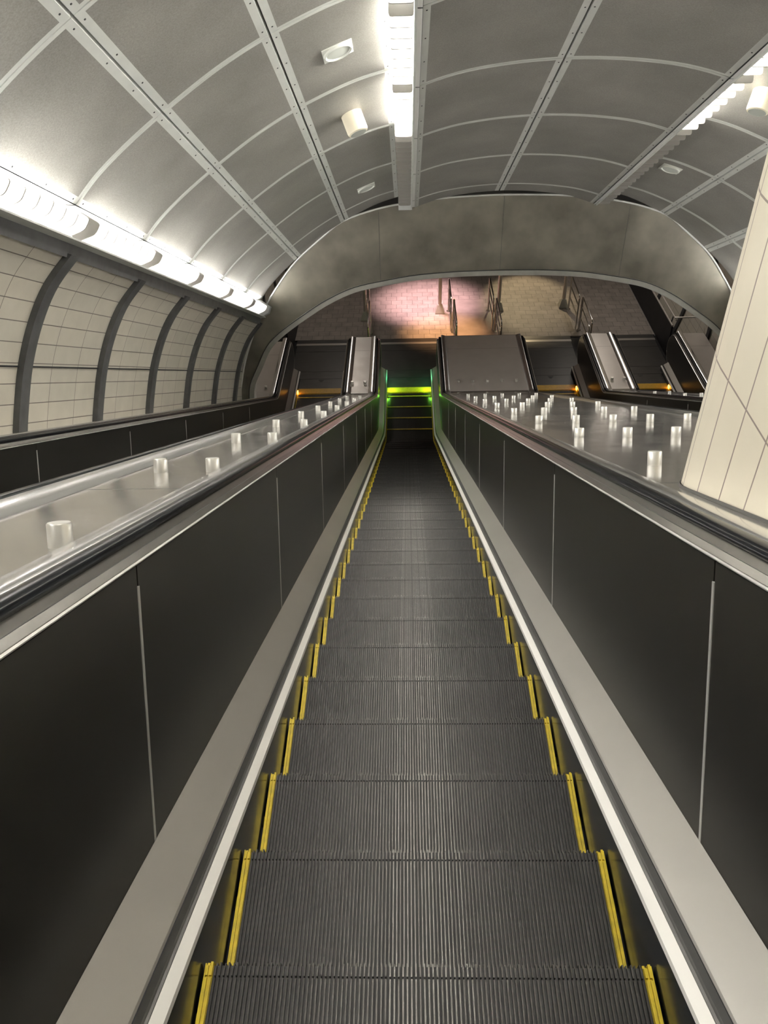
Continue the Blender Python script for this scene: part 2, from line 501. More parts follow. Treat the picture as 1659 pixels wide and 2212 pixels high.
vault_left = [(-2.85, 1.50), (-2.65, 1.73), (-2.38, 1.97), (-2.07, 2.21), (-1.76, 2.43), (-1.48, 2.61), (-1.15, 2.79), (-0.75, 2.97), (-0.45, 3.08), (-0.14, 3.16)]
vault_mid = [(0.16, 2.99), (0.42, 3.07), (0.71, 3.135), (1.09, 3.185), (1.42, 3.21), (1.76, 3.22)]
vault_mid_r = mirror(vault_mid)
wall_pts = [(-3.55, -0.75), (-3.55, -0.5), (-3.51, -0.2), (-3.44, 0.16), (-3.32, 0.52), (-3.16, 0.83), (-2.94, 1.09)]


def resample(pts, n):
    L = [0]
    for a, b in zip(pts[:-1], pts[1:]): L.append(L[-1] + math.dist(a, b))
    out = []
    for i in range(n + 1):
        s = L[-1] * i / n
        k = max(j for j in range(len(L)) if L[j] <= s + 1e-9); k = min(k, len(pts) - 2)
        f = (s - L[k]) / (L[k + 1] - L[k])
        # catmull-rom
        p0 = pts[max(k - 1, 0)]; p1 = pts[k]; p2 = pts[k + 1]; p3 = pts[min(k + 2, len(pts) - 1)]
        q = []
        for d in (0, 1):
            q.append(0.5 * ((2 * p1[d]) + (-p0[d] + p2[d]) * f + (2 * p0[d] - 5 * p1[d] + 4 * p2[d] - p3[d]) * f * f + (-p0[d] + 3 * p1[d] - 3 * p2[d] + p3[d]) * f ** 3))
        out.append(tuple(q))
    return out, L[-1]


def split_curve(pts, u0, u1, n):
    """points of the curve between fractions, trimmed by absolute ends"""
    allp, L = resample(pts, 240)
    i0 = u0 / L * 240; i1 = u1 / L * 240
    out = []
    for q in range(n + 1):
        x = i0 + (i1 - i0) * q / n
        a = int(min(max(math.floor(x), 0), 239)); f = x - a
        out.append((allp[a][0] + (allp[a + 1][0] - allp[a][0]) * f, allp[a][1] + (allp[a + 1][1] - allp[a][1]) * f))
    return out


def nrm(pts, i):
    a = pts[max(i - 1, 0)]; b = pts[min(i + 1, len(pts) - 1)]
    dx, dn = b[0] - a[0], b[1] - a[1]; l = math.hypot(dx, dn)
    return (-dn / l, dx / l)      # points to the outside (up) when running left -> right


ceiling = empty('ceiling', P(AX, 5, 3.2)); tag(ceiling, kind='structure')


def ceiling_panel(pts, t0, t1, bolts=True):
    """pts: curve of the panel (left to right); border widths in metres"""
    BX, BT = 0.070, 0.040
    L = sum(math.dist(a, b) for a, b in zip(pts[:-1], pts[1:]))
    N = 12
    fr = [0, BX / L] + [BX / L + (1 - 2 * BX / L) * k / N for k in range(1, N)] + [1 - BX / L, 1]
    rows = []
    cp, LL = resample(pts, 200)
    for f in fr:
        x = f * 200; a = int(min(math.floor(x), 199)); g = x - a
        rows.append((cp[a][0] + (cp[a + 1][0] - cp[a][0]) * g, cp[a][1] + (cp[a + 1][1] - cp[a][1]) * g))
    tt = [t0, t0 + BT, t1 - BT, t1]
    b = MB()
    nr = len(rows)
    grid = []
    for ti, t in enumerate(tt):
        for (x, n) in rows:
            te = tend(n) - 0.01
            tv = min(t, te - (0.0 if ti == 3 else (0.002 * (3 - ti))))
            grid.append(P(x, tv, n))
    fs = []; ms = []
    o = b.add(grid, [])
    for j in range(3):
        for i in range(nr - 1):
            b.f.append((o + j * nr + i, o + j * nr + i + 1, o + (j + 1) * nr + i + 1, o + (j + 1) * nr + i))
            b.m.append(0 if (j == 1 and 1 <= i <= nr - 3) else 1)
    # return flanges upward
    def flange(idx):
        up = []
        for q in idx:
            v = grid[q]; up.append((v[0], v[1] + 0.045 * s30, v[2] + 0.045 * c30))
        base = len(b.v); b.v += up
        for k in range(len(idx) - 1):
            b.f.append((o + idx[k], o + idx[k + 1], base + k + 1, base + k)); b.m.append(1)
    flange([i for i in range(nr)]); flange([3 * nr + i for i in range(nr)])
    flange([j * nr for j in range(4)]); flange([j * nr + nr - 1 for j in range(4)])
    ob = b.build('ceiling_panel', [MT['field'], MT['border'], MT['gap']], ceiling, True)
    if bolts:
        bb = MB()
        for (xx, nn) in ((0.035 / L, 0), (1 - 0.035 / L, 0)):
            x = xx * 200; a = int(min(math.floor(x), 199)); g = x - a
            px = cp[a][0] + (cp[a + 1][0] - cp[a][0]) * g; pn = cp[a][1] + (cp[a + 1][1] - cp[a][1]) * g
            d = nrm(cp, a)
            for t in (t0 + 0.10, (t0 + t1) / 2 - 0.25, (t0 + t1) / 2 + 0.3, t1 - 0.10):
                if t > tend(pn) - 0.05: continue
                bb.tube([P(px - d[0] * 0.003, t, pn - d[1] * 0.003), P(px + d[0] * 0.004, t, pn + d[1] * 0.004)], 0.008, 8)
        if bb.v: bb.build('bolt_heads', MT['gap'], ob)
    return ob


def curve_len(pts): return resample(pts, 50)[1]


def backing(pts, off=0.06):
    q, _ = resample(pts, 24)
    b = MB(); pr = []
    for i, p in enumerate(q):
        d = nrm(q, i); pr.append((p[0] + d[0] * off, p[1] + d[1] * off))
    b.v = [P(x, -4.6, n) for x, n in pr] + [P(x, tend(n) - 0.01, n) for x, n in pr]
    m = len(pr)
    b.f = [(i, i + 1, m + i + 1, m + i) for i in range(m - 1)]; b.m = [0] * len(b.f)
    b.build('ceiling_backing', MT['ribdark'], ceiling)


def vault(pts, cuts, gap=0.012):
    L = curve_len(pts)
    q, _ = resample(pts, 200)
    edges = [0] + cuts + [L]
    for a, b_ in zip(edges[:-1], edges[1:]):
        seg = split_curve(pts, a + (gap if a > 0 else 0), b_ - (gap if b_ < L else 0), 24)
        for t0, t1 in zip(SEAMS, SEAMS[1:] + [99]):
            ceiling_panel(seg, t0 + 0.006, min(t1 - 0.006, 16.4))
    backing(pts)


def arc_at(pts, X):
    q, L = resample(pts, 400)
    k = min(range(401), key=lambda i: abs(q[i][0] - X)); return L * k / 400


vl_cuts = [arc_at(vault_left, -2.05), arc_at(vault_left, -1.12)]
vault(vault_left, vl_cuts)
vm = vault_mid + vault_mid_r[1:]
vault(vm, [arc_at(vm, 1.66)])
vr = mirror(vault_left)
vault(vr, [arc_at(vr, 2 * AX + 1.12), arc_at(vr, 2 * AX + 2.05)])
# dark bright-edged slot lips along the long seams are the panel flanges themselves


def wall(name, pts, flip=False):
    q, L = resample(pts, 30)
    b = MB(); u = 0; us = [0]
    for a, c_ in zip(q[:-1], q[1:]): u += math.dist(a, c_); us.append(u)
    m = len(q)
    for j, f in enumerate((0, 1)):
        for i, (x, n) in enumerate(q):
            t = -4.6 if f == 0 else tend(n) - 0.005
            b.v.append(P(x, t, n)); b.uv[len(b.v) - 1] = (t - TA + 0.0 + 18.45, us[i] if not flip else L - us[i])
    b.f = [(i, i + 1, m + i + 1, m + i) for i in range(m - 1)]; b.m = [0] * len(b.f)
    o = b.build(name, MT['walltile'], None, True); tag(o, kind='structure')
    # darker long joint half way up
    # ribs as their own structure
    return o


wl = wall('wall_left', wall_pts)
wr = wall('wall_right', [(2 * AX - x, n) for x, n in wall_pts])
tn = 1


def rib(pts, t, sgn):
    global tn
    q, L = resample(pts, 26)
    hw = 0.085
    b = MB()
    def row(off, tt, dark=0):
        return [P(p[0] + sgn * off, tt, p[1]) for p in q]
    prof = [(0.0, -hw), (0.055, -hw), (0.062, -hw * 0.35), (0.062, hw * 0.35), (0.055, hw), (0.0, hw)]
    m = len(q)
    for off, dt in prof: b.v += [P(p[0] + sgn * off, min(t + dt, tend(p[1]) - 0.01), p[1] - off * 0.3) for p in q]
    for k in range(len(prof) - 1):
        for i in range(m - 1):
            b.f.append((k * m + i, k * m + i + 1, (k + 1) * m + i + 1, (k + 1) * m + i)); b.m.append(0)
    o = b.build('trim_%d' % tn, MT['ribdark'], None, True); tag(o, kind='structure'); tn += 1


for t in SEAMS + [SEAMS[-1] + 1.78]:
    rib(wall_pts, t, 1)
    rib([(2 * AX - x, n) for x, n in wall_pts], t, -1)
# dark band between wall and lamp row, both sides, and the splice line half way up the tile wall
for sgn, fx in ((1, lambda x: x), (-1, lambda x: 2 * AX - x)):
    b = MB()
    pr = [(-2.955, 1.06), (-2.93, 1.05), (-2.90, 1.17), (-2.915, 1.185), (-2.99, 1.185), (-3.05, 1.10)]
    b.sweep([(fx(x), n) for x, n in pr], [lambda n, t=t: P(0, t if t < 10 else tend(n) - 0.012, n)[1:] + (0, 0) for t in (-4.6, 99)], True)
    o = b.build('trim_%d' % tn, MT['ribdark'], None); tag(o, kind='structure'); tn += 1
    b = MB()
    pr = [(-3.449, 0.125), (-3.437, 0.127), (-3.434, 0.137), (-3.446, 0.141)]
    b.sweep([(fx(x + 0.004), n) for x, n in pr], [lambda n, t=t: P(0, t if t < 10 else tend(n) - 0.012, n)[1:] + (0, 0) for t in (-4.6, 99)], True)
    o = b.build('trim_%d' % tn, MT['gap'], None); tag(o, kind='structure'); tn += 1

# end of the tunnel behind the viewer
b = MB()
b.v = [P(-3.7, -4.6, -2.0), P(7.3, -4.6, -2.0), P(7.3, -4.6, 3.4), P(-3.7, -4.6, 3.4)]; b.f = [(0, 1, 2, 3)]; b.m = [0]
o = b.build('wall_back', MT['landwall']); tag(o, kind='structure')

# ------------------------------------------------------------------ arch fascia at the foot of the slope
outer = [(-3.56, 0.75), (-3.56, 1.20), (-3.49, 1.50), (-3.38, 1.90), (-3.16, 2.47), (-2.80, 3.17), (-2.51, 3.60), (-2.10, 4.10), (-1.54, 4.57), (-1.17, 4.84), (-0.65, 5.02), (-0.12, 5.13), (0.61, 5.215), (1.2, 5.245), (1.76, 5.255)]
inner = [(-3.40, 0.75), (-3.39, 1.05), (-3.32, 1.45), (-3.10, 1.89), (-2.88, 2.31), (-2.61, 2.60), (-2.20, 2.91), (-1.62, 3.29), (-1.06, 3.55), (-0.485, 3.68), (0.19, 3.79), (0.894, 3.84), (1.30, 3.85), (1.55, 3.853), (1.76, 3.855)]
outer_full = outer + [(2 * AX - x, z) for x, z in outer[:-1][::-1]]
inner_full = inner + [(2 * AX - x, z) for x, z in inner[:-1][::-1]]
fascia = empty('wall_arch', (AX, YP, 3)); tag(fascia, kind='structure')
NO = 96
of, LO = resample(outer_full, NO); inf, LI = resample(inner_full, NO)
# re-pair by X for joints running straight up
def z_at(curve, X):
    best = None
    for a, c_ in zip(curve[:-1], curve[1:]):
        if (a[0] - X) * (c_[0] - X) <= 0 and a[0] != c_[0]:
            f = (X - a[0]) / (c_[0] - a[0]); return a[1] + f * (c_[1] - a[1])
    return None
jx = [-3.40, -0.50, 1.765, 4.03, 6.92]
# side feet
for sgn in (0, 1):
    fx = (lambda x: x) if sgn == 0 else (lambda x: 2 * AX - x)
    b = MB(); xs = [-3.56, -3.54, -3.50, -3.46, -3.42, -3.40]
    poly = [(-3.58, 0.2), (-3.58, 1.15)] + [p for p in of if p[0] < -3.40 and p[1] > 1.15 and p[0] < 0] + [(-3.40, z_at(of[:NO // 2], -3.40)), (-3.40, 0.2)]
    b.prism(poly, lambda p: (fx(p[0]), YP, p[1]), lambda p: (fx(p[0]), YP + 0.16, p[1]))
    b.build('fascia_panel', MT['bronze'], fascia)
for k in range(4):
    x0, x1 = jx[k] + 0.004, jx[k + 1] - 0.004
    n = 28
    xs = [x0 + (x1 - x0) * q / n for q in range(n + 1)]
    b = MB()
    top = [(x, z_at(of, x) + 0.01) for x in xs]
    lo = []
    for x in xs:
        z = z_at(inf, x)
        if z is None: z = 0.9
        lo.append((x, z))
    m = n + 1
    b.v = [(x, YP, z) for x, z in top] + [(x, YP, z) for x, z in lo] + [(x, YP + 0.16, z) for x, z in top] + [(x, YP + 0.16, z) for x, z in lo]
    for q in range(n):
        b.f += [(q, q + 1, m + q + 1, m + q), (2 * m + q, 2 * m + q + 1, 3 * m + q + 1, 3 * m + q), (m + q, m + q + 1, 3 * m + q + 1, 3 * m + q), (q, q + 1, 2 * m + q + 1, 2 * m + q)]
    b.f += [(0, m, 3 * m, 2 * m), (n, m + n, 3 * m + n, 2 * m + n)]
    b.m = [0] * len(b.f)
    b.build('fascia_panel', MT['bronze'], fascia)
b = MB()
for x in jx[1:4]:
    z0, z1 = z_at(inf, x), z_at(of, x)
    b.box(x - 0.003, x + 0.003, YP - 0.001, YP + 0.15, z0, z1)
b.build('joint_strips', MT['groove'], fascia)
ribo = MB(); ribo.tube([(x, YP - 0.018, z) for x, z in of], 0.018, 8); o = ribo.build('arch_edge_trim', MT['archedge'], fascia, True)
b = MB(); m = len(inf)
ring = []
for i, p in enumerate(inf):
    d = nrm(inf, i); ring.append((p, (p[0] + d[0] * -0.105, p[1] + d[1] * -0.105), (p[0] + d[0] * 0.004, p[1] + d[1] * 0.004)))
for (p, q, r_) in ring:
    b.v += [(r_[0], YP - 0.02, r_[1]), (q[0], YP - 0.02, q[1]), (q[0], YP + 0.30, q[1]), (r_[0], YP + 0.30, r_[1])]
for i in range(m - 1):
    for k in range(4): b.f.append((4 * i + k, 4 * i + (k + 1) % 4, 4 * i + 4 + (k + 1) % 4, 4 * i + 4 + k)); b.m.append(0)
b.build('arch_lip', MT['bronzetrim'], fascia, True)
b = MB(); 
b.tube([(p[0], YP - 0.024, p[1]) for p in inf], 0.008, 6); b.build('arch_lip_shadow_gap', MT['seam'], fascia)

# ------------------------------------------------------------------ lower landing room
b = MB(); b.box(-3.05, 6.51, 19.41, 28, -0.12, 0.0)
o = b.build('floor', MT['paver']); tag(o, kind='structure')
b = MB(); b.box(-4.0, 7.5, 17.0, 19.41, -0.16, -0.035); o = b.build('floor_1', MT['dark']); tag(o, kind='structure')
b = MB(); b.box(-4.0, -3.05, 19.41, 28, -0.12, -0.01); o = b.build('floor_2', MT['dark']); tag(o, kind='structure')
b = MB(); b.box(6.60, 7.5, 19.41, 28, -0.12, -0.01); o = b.build('floor_3', MT['dark']); tag(o, kind='structure')
b = MB(); b.box(-4.2, 7.8, 14.9, 28, 4.9, 5.0); o = b.build('ceiling_landing', MT['landwall']); tag(o, kind='structure')
b = MB(); b.box(-4.2, 7.8, 28, 28.1, -0.2, 5.0); o = b.build('wall_far', MT['landwall']); tag(o, kind='structure')


def land_wall(name, fx):
    prof = [(7.10, 0.0), (7.22, 0.5), (7.27, 1.0), (7.22, 1.7), (7.05, 2.6), (6.7, 3.4), (6.2, 4.1), (5.6, 4.9)]
    q, L = resample(prof, 24)
    b = MB(); us = [0]
    for a, c_ in zip(q[:-1], q[1:]): us.append(us[-1] + math.dist(a, c_))
    m = len(q)
    for j, y in enumerate((14.9, 28.0)):
        for i, (x, z) in enumerate(q):
            b.v.append((fx(x), y, z)); b.uv[len(b.v) - 1] = (y, us[i])
    b.f = [(i, i + 1, m + i + 1, m + i) for i in range(m - 1)]; b.m = [0] * len(b.f)
    o = b.build(name, MT['walltile'], None, True); tag(o, kind='structure')
    global tn
    for y in (15.9, 17.75, 19.6, 21.45, 23.3, 25.2):
        b = MB()
        for off, dy in ((0, -0.07), (0.05, -0.07), (0.05, 0.07), (0, 0.07)):
            b.v += [(fx(x - off), y + dy, z - off * 0.2) for x, z in q]
        for k in range(3):
            for i in range(m - 1): b.f.append((k * m + i, k * m + i + 1, (k + 1) * m + i + 1, (k + 1) * m + i)); b.m.append(0)
        o = b.build('trim_%d' % tn, MT['ribdark'], None, True); tag(o, kind='structure'); tn += 1


land_wall('wall_landing_right', lambda x: x)
land_wall('wall_landing_left', lambda x: 2 * AX - x)

# slab patches (plain, larger stone) set in the paving
b = MB(); b.box(1.26, 2.42, 19.45, 20.83, 0.0, 0.003); b.box(1.30, 2.18, 20.86, 21.72, 0, 0.003)
o = b.build('trim_%d' % tn, MT['slab']); tag(o, kind='structure'); tn += 1

# ------------------------------------------------------------------ escalators
E1 = escalator(0, CX[0], 'escalator beside the long tiled wall on the left, its steps mostly hidden', 11.5, 0.025)
E2 = escalator(1, CX[1], 'long empty down escalator the viewer stands on, with green lit comb at its foot', -2.6)
E3 = escalator(2, CX[2], 'escalator just right of the wide deck with five columns of knobs', 11.5)
E4 = escalator(3, CX[3], 'escalator nearest the right wall, partly hidden by the cream column', 11.5)

# comb lamps
def comb_lamp(root, cx, side, green):
    b = MB(); x = cx + side * 0.525
    b.box(min(x, x - side * 0.02), max(x, x - side * 0.02), 16.62, 16.70, 0.02, 0.09)
    o = b.build('comb_lamp', MT['lampgreen' if green else 'lampamber'], root)
comb_lamp(E1, CX[0], -1, False); comb_lamp(E3, CX[2], 1, False); comb_lamp(E4, CX[3], 1, False)
for sd in (-1, 1):
    lamp('comb_green_light', 'AREA', (CX[1] + sd * 0.50, 16.74, 0.16), 0.6, (0.40, 1.0, 0.05), (CX[1], 16.8, 0.0), 0.08, 0.04)
    lamp('comb_green_light', 'AREA', (CX[1] + sd * 0.50, 17.10, 0.35), 0.5, (0.15, 1.0, 0.45), (CX[1], 17.3, 0.0), 0.10, 0.05)
    lamp('comb_green_light', 'AREA', (CX[1] + sd * 0.50, 16.45, 0.05), 0.18, (0.25, 1.0, 0.08), (CX[1], 15.9, -0.1), 0.10, 0.05)


# ------------------------------------------------------------------ decks between the escalators
def deck(xa, xb, label, nm, knobs_t, knobs_x, land_knobs, hh=0.983, left_trim=True, right_trim=True, left_drop=0.0):
    root = empty('deck_cover', (0.5 * (xa + xb), YK, 0)); tag(root, label, 'deck', 'steel decks along the escalators')
    st = stations(T_START, 17.62)
    a0 = xa + (0.115 if left_trim else 0); b0 = xb - (0.115 if right_trim else 0)
    nx = 8
    prof = [(a0 + (b0 - a0) * k / nx, hh) for k in range(nx + 1)] + [(b0, hh - 0.04), (a0, hh - 0.04)]
    b = MB(); b.sweep(prof, st[:14], True); b.build('deck_sheet', MT['deck'], root, False)
    b = MB(); b.sweep(prof, st[13:], True); b.build('level_sheet', MT['decklevel'], root, False)
    # end panel down to the floor
    b = MB(); b.box(xa, xb, 17.60, 17.64, ZK - 0.02, ZK + hh - 0.002); b.build('end_panel', MT['deck'], root)
    for on, x, s_, dr in ((left_trim, xa, 1, left_drop), (right_trim, xb, -1, 0.0)):
        if not on: continue
        b = MB(); pf = [(x, 0.98), (x, 1.006), (x + s_ * 0.006, 1.012), (x + s_ * 0.020, 1.015), (x + s_ * 0.045, 1.013), (x + s_ * 0.075, 1.006), (x + s_ * 0.100, 0.995), (x + s_ * 0.118, hh + 0.002), (x + s_ * 0.118, hh - 0.03)]
        b.sweep([(X, h - dr) for X, h in pf], st, True)
        b.build('edge_trim', MT['trim'], root, True)
    # seam lines across the deck
    b = MB()
    for t in (3.0, 7.2, 11.4, 15.5):
        b.sweep([(a0 + 0.01, hh + 0.0006), (b0 - 0.01, hh + 0.0006), (b0 - 0.01, hh - 0.01), (a0 + 0.01, hh - 0.01)], stations(t, 0, t1=t + 0.003, nst=1), True)
    b.box(a0 + 0.01, b0 - 0.01, 16.97, 16.975, ZK + hh - 0.01, ZK + hh + 0.0008)
    b.build('deck_seams', MT['groove'], root)
    first = None
    def kb(loc, vec):
        nonlocal first
        if first is None:
            k = MB(); r = 0.031
            k.tube([(0, 0, -0.004), (0, 0, 0.058), (0, 0, 0.062)], [r, r, r - 0.003], 20)
            first = k.mesh('anti_slide_knob', MT['knob'], True)
        o = bpy.data.objects.new('anti_slide_knob', first); C.objects.link(o)
        o.parent = root; o.matrix_parent_inverse = root.matrix_world.inverted()
        o.location = loc; o.rotation_euler = Vector(vec).to_track_quat('Z', 'Y').to_euler()
    for t in knobs_t:
        for x in knobs_x:
            kb(P(x, t, N0 + hh), (0, s30, c30))
    for x in land_knobs: kb((x, 15.45, ZK + hh), (0, 0, 1))
    return root


e = 0.777
KT = [1.95 + 1.6 * k for k in range(9)]
deck(-3.55, CX[0] - e, 'narrow steel deck at the foot of the long tiled wall on the left', '', [t + 0.2 for t in [2.55 + S * k for k in range(7)]], [-3.28], [-3.15], hh=0.905, left_trim=False)
deck(CX[0] + e, CX[1] - e, 'shiny steel deck with two columns of knobs left of the nearest escalator', '', KT, [-1.11, -0.875], [-1.225, -0.945])
WK = [1.095 + 0.3075 * k for k in range(5)]
deck(CX[1] + e, CX[2] - e, 'wide steel deck with five columns of knobs carrying the cream column', '', [3.60 + 1.6 * k for k in range(8)], WK, [1.115 + 0.317 * k for k in range(5)])
deck(CX[2] + e, CX[3] - e, 'narrow steel deck between the two escalators on the right of the photo', '', KT, [4.44, 4.70], [4.46, 4.72])
deck(CX[3] + e, 2 * AX + 3.55, 'steel deck along the right wall, seen past the cream column', '', KT, [6.80], [6.85], hh=0.95, right_trim=False)

# ------------------------------------------------------------------ cream tiled column on the wide deck
def column():
    x0, x1 = 0.967, 2.62; y1 = 2.555; y0 = 0.75; r = 0.34
    pts = []
    for (cx_, cy_, a0) in ((x0 + r, y1 - r, 180), (x1 - r, y1 - r, 90), (x1 - r, y0 + r, 0), (x0 + r, y0 + r, -90)):
        for q in range(13):
            a = math.radians(a0 - 90 * q / 12)
            pts.append((cx_ + r * math.cos(a), cy_ + r * math.sin(a)))
    per = [0]
    n = len(pts)
    # start the joint pattern on the straight face: joint at y 2.225 on x0 side
    for i in range(n): per.append(per[-1] + math.dist(pts[i], pts[(i + 1) % n]))
    b = MB()
    def base(p):   # deck surface height under this point
        nn = N0 + 0.983
        t = (p[1] - nn * s30) / c30
        return ZF - t * s30 + nn * c30
    zt = ZF + 5.2
    off = None
    # perimeter coordinate at (x0, y 2.018) i.e. start of the corner arc = 0 ; face towards -y runs from the end of last arc
    m = n + 1
    for i in range(m):
        p = pts[i % n]
        for z in (base(p) + 0.012, zt):
            b.v.append((p[0], p[1], z))
            b.uv[len(b.v) - 1] = (per[i] + 0.163 * 40 - 0.06, (z - (ZF - 1.27)) + 51.0)
    for i in range(n): b.f.append((2 * i, 2 * i + 2, 2 * i + 3, 2 * i + 1)); b.m.append(0)
    root = empty('column', (1.8, 1.5, base((1.8, 1.5))))
    tag(root, 'thick cream tiled column rising from the wide steel deck at the right edge', 'column')
    b.build('tiled_shaft', MT['coltile'], root, True)
    b = MB()
    for i in range(m):
        p = pts[i % n]; q = (1.79 + (p[0] - 1.79) * 1.006, 1.55 + (p[1] - 1.55) * 1.006)
        b.v += [(q[0], q[1], base(q) + 0.0005), (q[0], q[1], base(q) + 0.014)]
    for i in range(n): b.f.append((2 * i, 2 * i + 2, 2 * i + 3, 2 * i + 1)); b.m.append(0)
    b.build('base_trim', MT['groove'], root, True)


column()


# ------------------------------------------------------------------ louvre lights
def louvre_unit(prof_slat, tubes, t0, lit, housing_poly, label, group, side=False, n_sl=8):
    """prof_slat: polygon (X,n) of one slat; tubes: list of (X,n)"""
    tm = t0 + S / 2
    root = empty('louvre_light', P(housing_poly[0][0], tm, housing_poly[0][1])); tag(root, label, 'ceiling light', group)
    te = tend(housing_poly[0][1]) - 0.02
    tb = min(t0 + S - 0.01, te - (0.2 if side else 0))
    b = MB()
    b.sweep(housing_poly, [lambda n, t=t: P(0, t, n)[1:] + (0, 0) for t in (t0 + 0.01, tb)], False)
    b.build('housing', MT['housingw'], root)
    d = S / n_sl
    th = 0.008
    for k in range(n_sl):
        t = t0 + d * (k + 0.5)
        if t > te - (0.22 if side else 0.03): break
        b = MB(); b.prism(prof_slat, lambda p: P(p[0], t - th, p[1]), lambda p: P(p[0], t + th, p[1]))
        b.build('slat', MT['slat'], root)
    for (x, n) in tubes:
        b = MB(); b.tube([P(x, t0 + 0.17, n), P(x, min(t0 + S - 0.17, te - 0.25), n)], 0.019, 10)
        b.build('tube', MT[('tubeside' if side else 'tube') if lit else 'tubeoff'], root, True)
    return root


def rounded(poly, r=0.02):
    out = []
    n = len(poly)
    for i in range(n):
        p0, p1, p2 = poly[i - 1], poly[i], poly[(i + 1) % n]
        a = (p0[0] - p1[0], p0[1] - p1[1]); c_ = (p2[0] - p1[0], p2[1] - p1[1])
        la, lc = math.hypot(*a), math.hypot(*c_); rr_ = min(r, la / 2.2, lc / 2.2)
        A = (p1[0] + a[0] / la * rr_, p1[1] + a[1] / la * rr_); B = (p1[0] + c_[0] / lc * rr_, p1[1] + c_[1] / lc * rr_)
        for q in range(4):
            f = q / 3
            out.append(tuple((1 - f) ** 2 * A[d] + 2 * f * (1 - f) * p1[d] + f * f * B[d] for d in (0, 1)))
    return out


# centre row
names_c = {}
US = [TA + S * k for k in range(-7, 4)]
def where(t0, row):
    k = round((t0 - TA) / S)
    d = {3: 'short end louvre light touching the bronze arch', 2: 'last full louvre light before the bronze arch', 1: 'second full louvre light up from the bronze arch', 0: 'third full louvre light up from the bronze arch',
         -1: 'fourth full louvre light up from the bronze arch', -2: 'fifth full louvre light up from the bronze arch'}
    return (d.get(k) or 'louvre light above the viewer, %d bays behind the photo edge' % (-k - 2)) + ', ' + row
for t0 in US:
    lit = t0 < TA + S - 0.1
    st = 'lit' if lit else 'dark and unlit'
    sl = rounded([(-0.132, 3.12), (-0.130, 2.965), (0.085, 2.965), (0.085, 3.12)], 0.03)
    louvre_unit(sl, [(-0.02, 3.09)], t0, lit, [(-0.137, 3.16), (-0.12, 3.20), (0.10, 3.20), (0.11, 2.975), (0.155, 2.975)],
                where(t0, st + ', centre row'), 'louvre lights of the centre row', n_sl=8)
    sl = rounded([(2 * AX - 0.085, 3.12), (2 * AX - 0.085, 2.965), (2 * AX + 0.128, 2.965), (2 * AX + 0.132, 3.12)], 0.03)
    louvre_unit(sl, [(2 * AX + 0.02, 3.10)], t0, lit, [(2 * AX - 0.155, 2.975), (2 * AX - 0.11, 2.975), (2 * AX - 0.10, 3.20), (2 * AX + 0.12, 3.20), (2 * AX + 0.137, 3.16)],
                where(t0, st + ', right ceiling row'), 'louvre lights of the right ceiling row', n_sl=8)
    sl = rounded([(-2.865, 1.47), (-2.69, 1.36), (-2.74, 1.27), (-2.92, 1.20), (-2.97, 1.30)], 0.03)
    louvre_unit(sl, [(-2.85, 1.35)], t0, True, [(-2.86, 1.495), (-2.96, 1.50), (-3.02, 1.30), (-2.96, 1.18), (-2.86, 1.185)],
                where(t0, 'glowing, left wall row'), 'glowing lights along the top of the left wall', side=True, n_sl=8)
    fx = lambda p: (2 * AX - p[0], p[1])
    louvre_unit([fx(p) for p in sl], [(2 * AX + 2.85, 1.35)], t0, True, [fx(p) for p in [(-2.86, 1.495), (-2.96, 1.50), (-3.02, 1.30), (-2.96, 1.18), (-2.86, 1.185)]],
                where(t0, 'glowing, right wall row'), 'glowing lights along the top of the right wall', side=True, n_sl=8)
# edge bars and end boxes of the ceiling rows
for fx, lab in ((lambda x: x, 'long grey edge bar running down the right side of the centre light row'), (lambda x: 2 * AX - x, 'long grey edge bar left of the right hand light row')):
    b = MB(); b.sweep([(fx(0.088), 3.10), (fx(0.088), 2.955), (fx(0.112), 2.955), (fx(0.112), 3.10)], [lambda n, t=t: P(0, t if t < 10 else tend(n) - 0.02, n)[1:] + (0, 0) for t in (-4.6, 99)], True)
    b.build('light_edge_bar', MT['border'], ceiling)
b = MB(); b.sweep([(-0.135, 3.12), (-0.135, 2.95), (0.112, 2.95), (0.112, 3.12)], [lambda n, t=t: P(0, tend(n) - t, n)[1:] + (0, 0) for t in (0.05, 0.02)], True)
o = b.build('light_end_cap', MT['housing']); tag(o, 'small grey cap closing the centre light row against the arch', 'end cap')
b = MB(); b.sweep([(-2.84, 1.49), (-2.66, 1.37), (-2.71, 1.25), (-2.90, 1.165), (-2.99, 1.25), (-2.95, 1.49)], [lambda n, t=t: P(0, tend(n) - t, n)[1:] + (0, 0) for t in (0.17, 0.02)], True)
o = b.build('light_end_cap', MT['housing']); tag(o, 'angular grey cap closing the left wall light row against the arch', 'end cap')
b = MB(); b.sweep([(-2.885, 1.20), (-2.80, 1.19), (-2.80, 1.175), (-2.93, 1.165)], [lambda n, t=t: P(0, t if t < 10 else tend(n) - 0.02, n)[1:] + (0, 0) for t in (-4.6, 99)], True)
b.build('light_edge_bar', MT['border'], ceiling)


# ------------------------------------------------------------------ ceiling speakers and cylinders
def vault_n(X, pts):
    q, L = resample(pts, 200)
    k = min(range(201), key=lambda i: abs(q[i][0] - X)); return q[k], nrm(q, k)


def frame_at(X, t, pts):
    q, d = vault_n(X, pts)
    dn = Vector((-d[0], -d[1] * s30, -d[1] * c30)); dt = Vector((0, c30, -s30))
    dx = dt.cross(dn)
    Mx = Matrix((dx, dt, dn)).transposed().to_4x4(); Mx.translation = Vector(P(q[0], t, q[1]))
    return Mx


